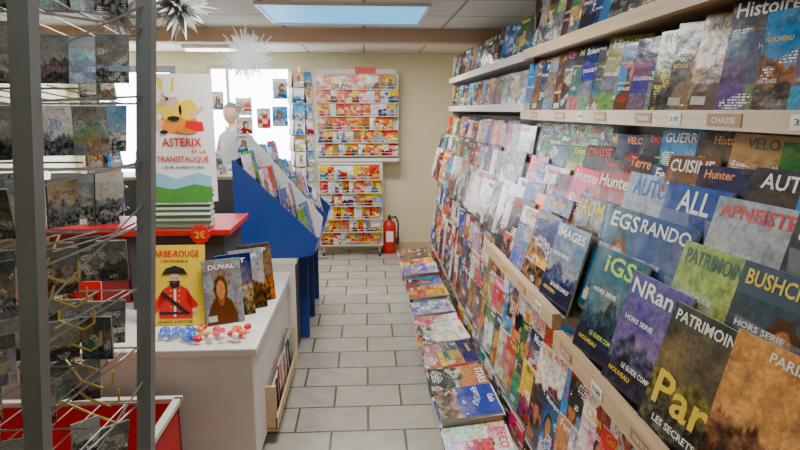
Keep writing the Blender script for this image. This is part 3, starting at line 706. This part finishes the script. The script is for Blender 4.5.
b=MB(); b.box(c[0]-.015,c[0]+.015,c[1]-.02,c[1]+.02,.38,.42); b.obox(Vector((c[0]-.01,c[1]-.09,.44)),Vector((.02,0,0)),Vector((0,.1,-.02)),Vector((0,0,.01))); b.obox(Vector((c[0]-.01,c[1]-.09,.41)),Vector((.02,0,0)),Vector((0,.1,-.01)),Vector((0,0,.01)))
b.path([(c[0]+.02,c[1],.40),(c[0]+.07,c[1]-.02,.42),(c[0]+.10,c[1]-.02,.34),(c[0]+.095,c[1]-.02,.18)],.009,0,8); b.rod((c[0]+.095,c[1]-.02,.18),(c[0]+.09,c[1]-.02,.10),.015,0,8)
b.box(c[0]-.04,c[0]+.04,c[1]-.078,c[1]-.074,.14,.26,1)
ps.append(b.build("valve_and_hose",[BLACK,PWHITE])); group("fire_extinguisher",ps)

# ------------------------------------------------------------------ hanging decorations
def star(name,c,r,n,mat,branch=False):
    rr=random.Random(n); b=MB(); c=Vector(c)
    for i in range(n):
        d=Vector((rr.gauss(0,1),rr.gauss(0,1),rr.gauss(0,1))).normalized(); L=r*rr.uniform(.7,1.1)
        if branch:
            q=c+d*L*.5+Vector((0,0,-.01)); e=c+d*L+Vector((rr.uniform(-.04,.04),rr.uniform(-.04,.04),rr.uniform(-.04,.04)))
            q.z=min(q.z,H-.01)
            if e.z>H-.01: e.z=H-.01
            b.path([c,q,e],.0026,0,5)
            for s_ in range(4):
                e2=q+(d+Vector((rr.gauss(0,.9),rr.gauss(0,.9),rr.gauss(0,.9)))).normalized()*L*.45; e2.z=min(e2.z,H-.01)
                b.rod(q,e2,.002,0,4)
        else:
            a=d.orthogonal().normalized(); a=(a*math.cos(i)+d.cross(a)*math.sin(i)); w_=r*rr.uniform(.06,.13)
            t=c+d*L; m_=c+d*L*.35; t.z=min(t.z,H-.005)
            for v_ in (a,d.cross(a)): b.face([c,m_+v_*w_,t,m_-v_*w_])
    b.rod(c,(c.x,c.y,H),.0012,0,4)
    return b.build(name,[mat])
star("hanging_star_decoration",(-.73,2.55,2.01),.15,100,SILV)
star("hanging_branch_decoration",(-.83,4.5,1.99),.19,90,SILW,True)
star("hanging_star_decoration",(-1.25,3.3,2.07),.13,90,SILV)

# ------------------------------------------------------------------ man
def skin(name,verts,edges,rad,mats,matfn,sub=2):
    me=D.meshes.new(name); me.from_pydata(verts,edges,[]); o=D.objects.new(name,me); bpy.context.collection.objects.link(o)
    sm=o.modifiers.new("skin",'SKIN'); sm.use_smooth_shade=True
    for i,r_ in enumerate(rad): 
        rr=r_ if isinstance(r_,tuple) else (r_,r_); me.skin_vertices[0].data[i].radius=rr
    me.skin_vertices[0].data[0].use_root=True
    s=o.modifiers.new("sub",'SUBSURF'); s.levels=sub; s.render_levels=sub
    dg=bpy.context.evaluated_depsgraph_get(); nm_=D.meshes.new_from_object(o.evaluated_get(dg)); D.objects.remove(o)
    for m_ in mats: nm_.materials.append(m_)
    for p in nm_.polygons: p.material_index=matfn(p.center); p.use_smooth=True
    o=D.objects.new(name,nm_); bpy.context.collection.objects.link(o); return o
V=[];E=[];RR=[]
def av(p,r,par=None):
    V.append(p);RR.append(r)
    if par is not None: E.append((par,len(V)-1))
    return len(V)-1
pel=av((0,0,.95),(.16,.12)); wst=av((0,0,1.08),(.155,.12),pel); ch=av((0,-.01,1.28),(.18,.125),wst); nk0=av((0,0,1.42),(.10,.085),ch); nk=av((0,-.01,1.50),.055,nk0); nk2=av((0,-.02,1.56),.052,nk)
for s_ in (-1,1):
    h=av((s_*.09,0,.88),.095,pel); k=av((s_*.10,-.02,.50),.06,h); a=av((s_*.10,.02,.10),.042,k); t=av((s_*.11,-.14,.04),.04,a)
    sh_=av((s_*.18,0,1.38),.07,nk0); el=av((s_*.24,-.04,1.13),.048,sh_); wr=av((s_*.17,-.25,1.08),.03,el); pm=av((s_*.15,-.32,1.075),(.03,.022),wr)
    for q in range(4):
        b0=av((s_*(.125+.017*q),-.365,1.075),.009,pm); b1=av((s_*(.123+.018*q),-.395+.004*abs(q-1.5),1.068),.008,b0); av((s_*(.123+.018*q),-.415+.005*abs(q-1.5),1.052),.007,b1)
    tb=av((s_*.115,-.30,1.07),.011,wr); av((s_*.095,-.335,1.06),.009,tb)
mx,my=-1.33,6.28
def mf(c):
    if c.z<.07: return 3
    if c.y<-.22 and c.z>1.0 and c.z<1.12: return 2
    if c.z>1.475 : return 2
    if c.z<.98 : return 1
    return 0
body=skin("body",V,E,RR,[SHIRT,TROU,SKIN,BLACK],mf)
bm=bmesh.new(); bmesh.ops.create_uvsphere(bm,u_segments=32,v_segments=24,radius=1)
for v in bm.verts:
    x,y,z=v.co
    w_=.072*(1-.2*max(0,-z)); d=.090
    nx,ny,nz=x*w_,y*d,z*.112
    if z<-.2: ny-=.012*(-z-.2); 
    if y<0 and abs(z+.15)<.28 and abs(x)<.22: ny-=.022*(1-abs(z+.15)/.28)*(1-abs(x)/.22)
    if y<0 and abs(z-.02)<.14 and .2<abs(x)<.55: ny+=.008
    if (z>.45 or (y>.1 and z>-.45)): nx*=1.07; ny*=1.06; nz*=1.05
    v.co=(nx,ny,nz)
me=D.meshes.new("head"); bm.to_mesh(me); bm.free(); me.materials.append(SKIN); me.materials.append(HAIR)
for p in me.polygons:
    p.use_smooth=True
    c_=p.center
    if c_.z>.055 or (c_.y>.01 and c_.z>-.05): p.material_index=1
head=D.objects.new("head",me); bpy.context.collection.objects.link(head); head.location=(0,-.03,1.64)
b=MB()
def lump2(cx,cy,cz,rx,ry,rz,mi):
    n=12;m_=8
    for i in range(n):
        for j in range(m_):
            f=lambda i,j:Vector((cx+rx*math.cos(2*math.pi*i/n)*math.sin(math.pi*j/m_),cy+ry*math.sin(2*math.pi*i/n)*math.sin(math.pi*j/m_),cz+rz*math.cos(math.pi*j/m_)))
            b.face([f(i,j),f(i,j+1),f(i+1,j+1),f(i+1,j)],mi)
for s_ in (-1,1):
    lump2(s_*.074,-.025,1.64,.009,.018,.03,0); lump2(s_*.03,-.108,1.647,.012,.008,.006,1); lump2(s_*.03,-.115,1.647,.005,.003,.005,2)
lump2(0,-.115,1.588,.024,.007,.006,3)
b.path([(-.045,-.115,1.664),(-.015,-.117,1.668)],.003,2); b.path([(.015,-.117,1.668),(.045,-.115,1.664)],.003,2)
for s_ in (-1,1): b.prism([(s_*.01,-.085,1.455),(s_*.06,-.07,1.50),(s_*.07,-.03,1.515),(s_*.065,-.06,1.45)],(0,-.004,0),1)
ft=b.build("face_features",[SKIN,PWHITE,BLACK,simple("lips",(.5,.24,.2),.5)],smooth=True)
e=empty("shopkeeper_man"); 
for o in (body,head,ft): o.parent=e
e.location=(mx,my,0); e.rotation_euler=(0,0,math.radians(-40)); e.scale=(.95,.95,.955)

# ------------------------------------------------------------------ camera
cam=D.cameras.new("camera"); co=D.objects.new("camera",cam); bpy.context.collection.objects.link(co)
cam.sensor_width=36; cam.lens=27; cam.clip_start=.02
co.location=(0,0,1.6); co.rotation_euler=(math.radians(90-10.85),0,math.radians(-3.3))
bpy.context.scene.camera=co
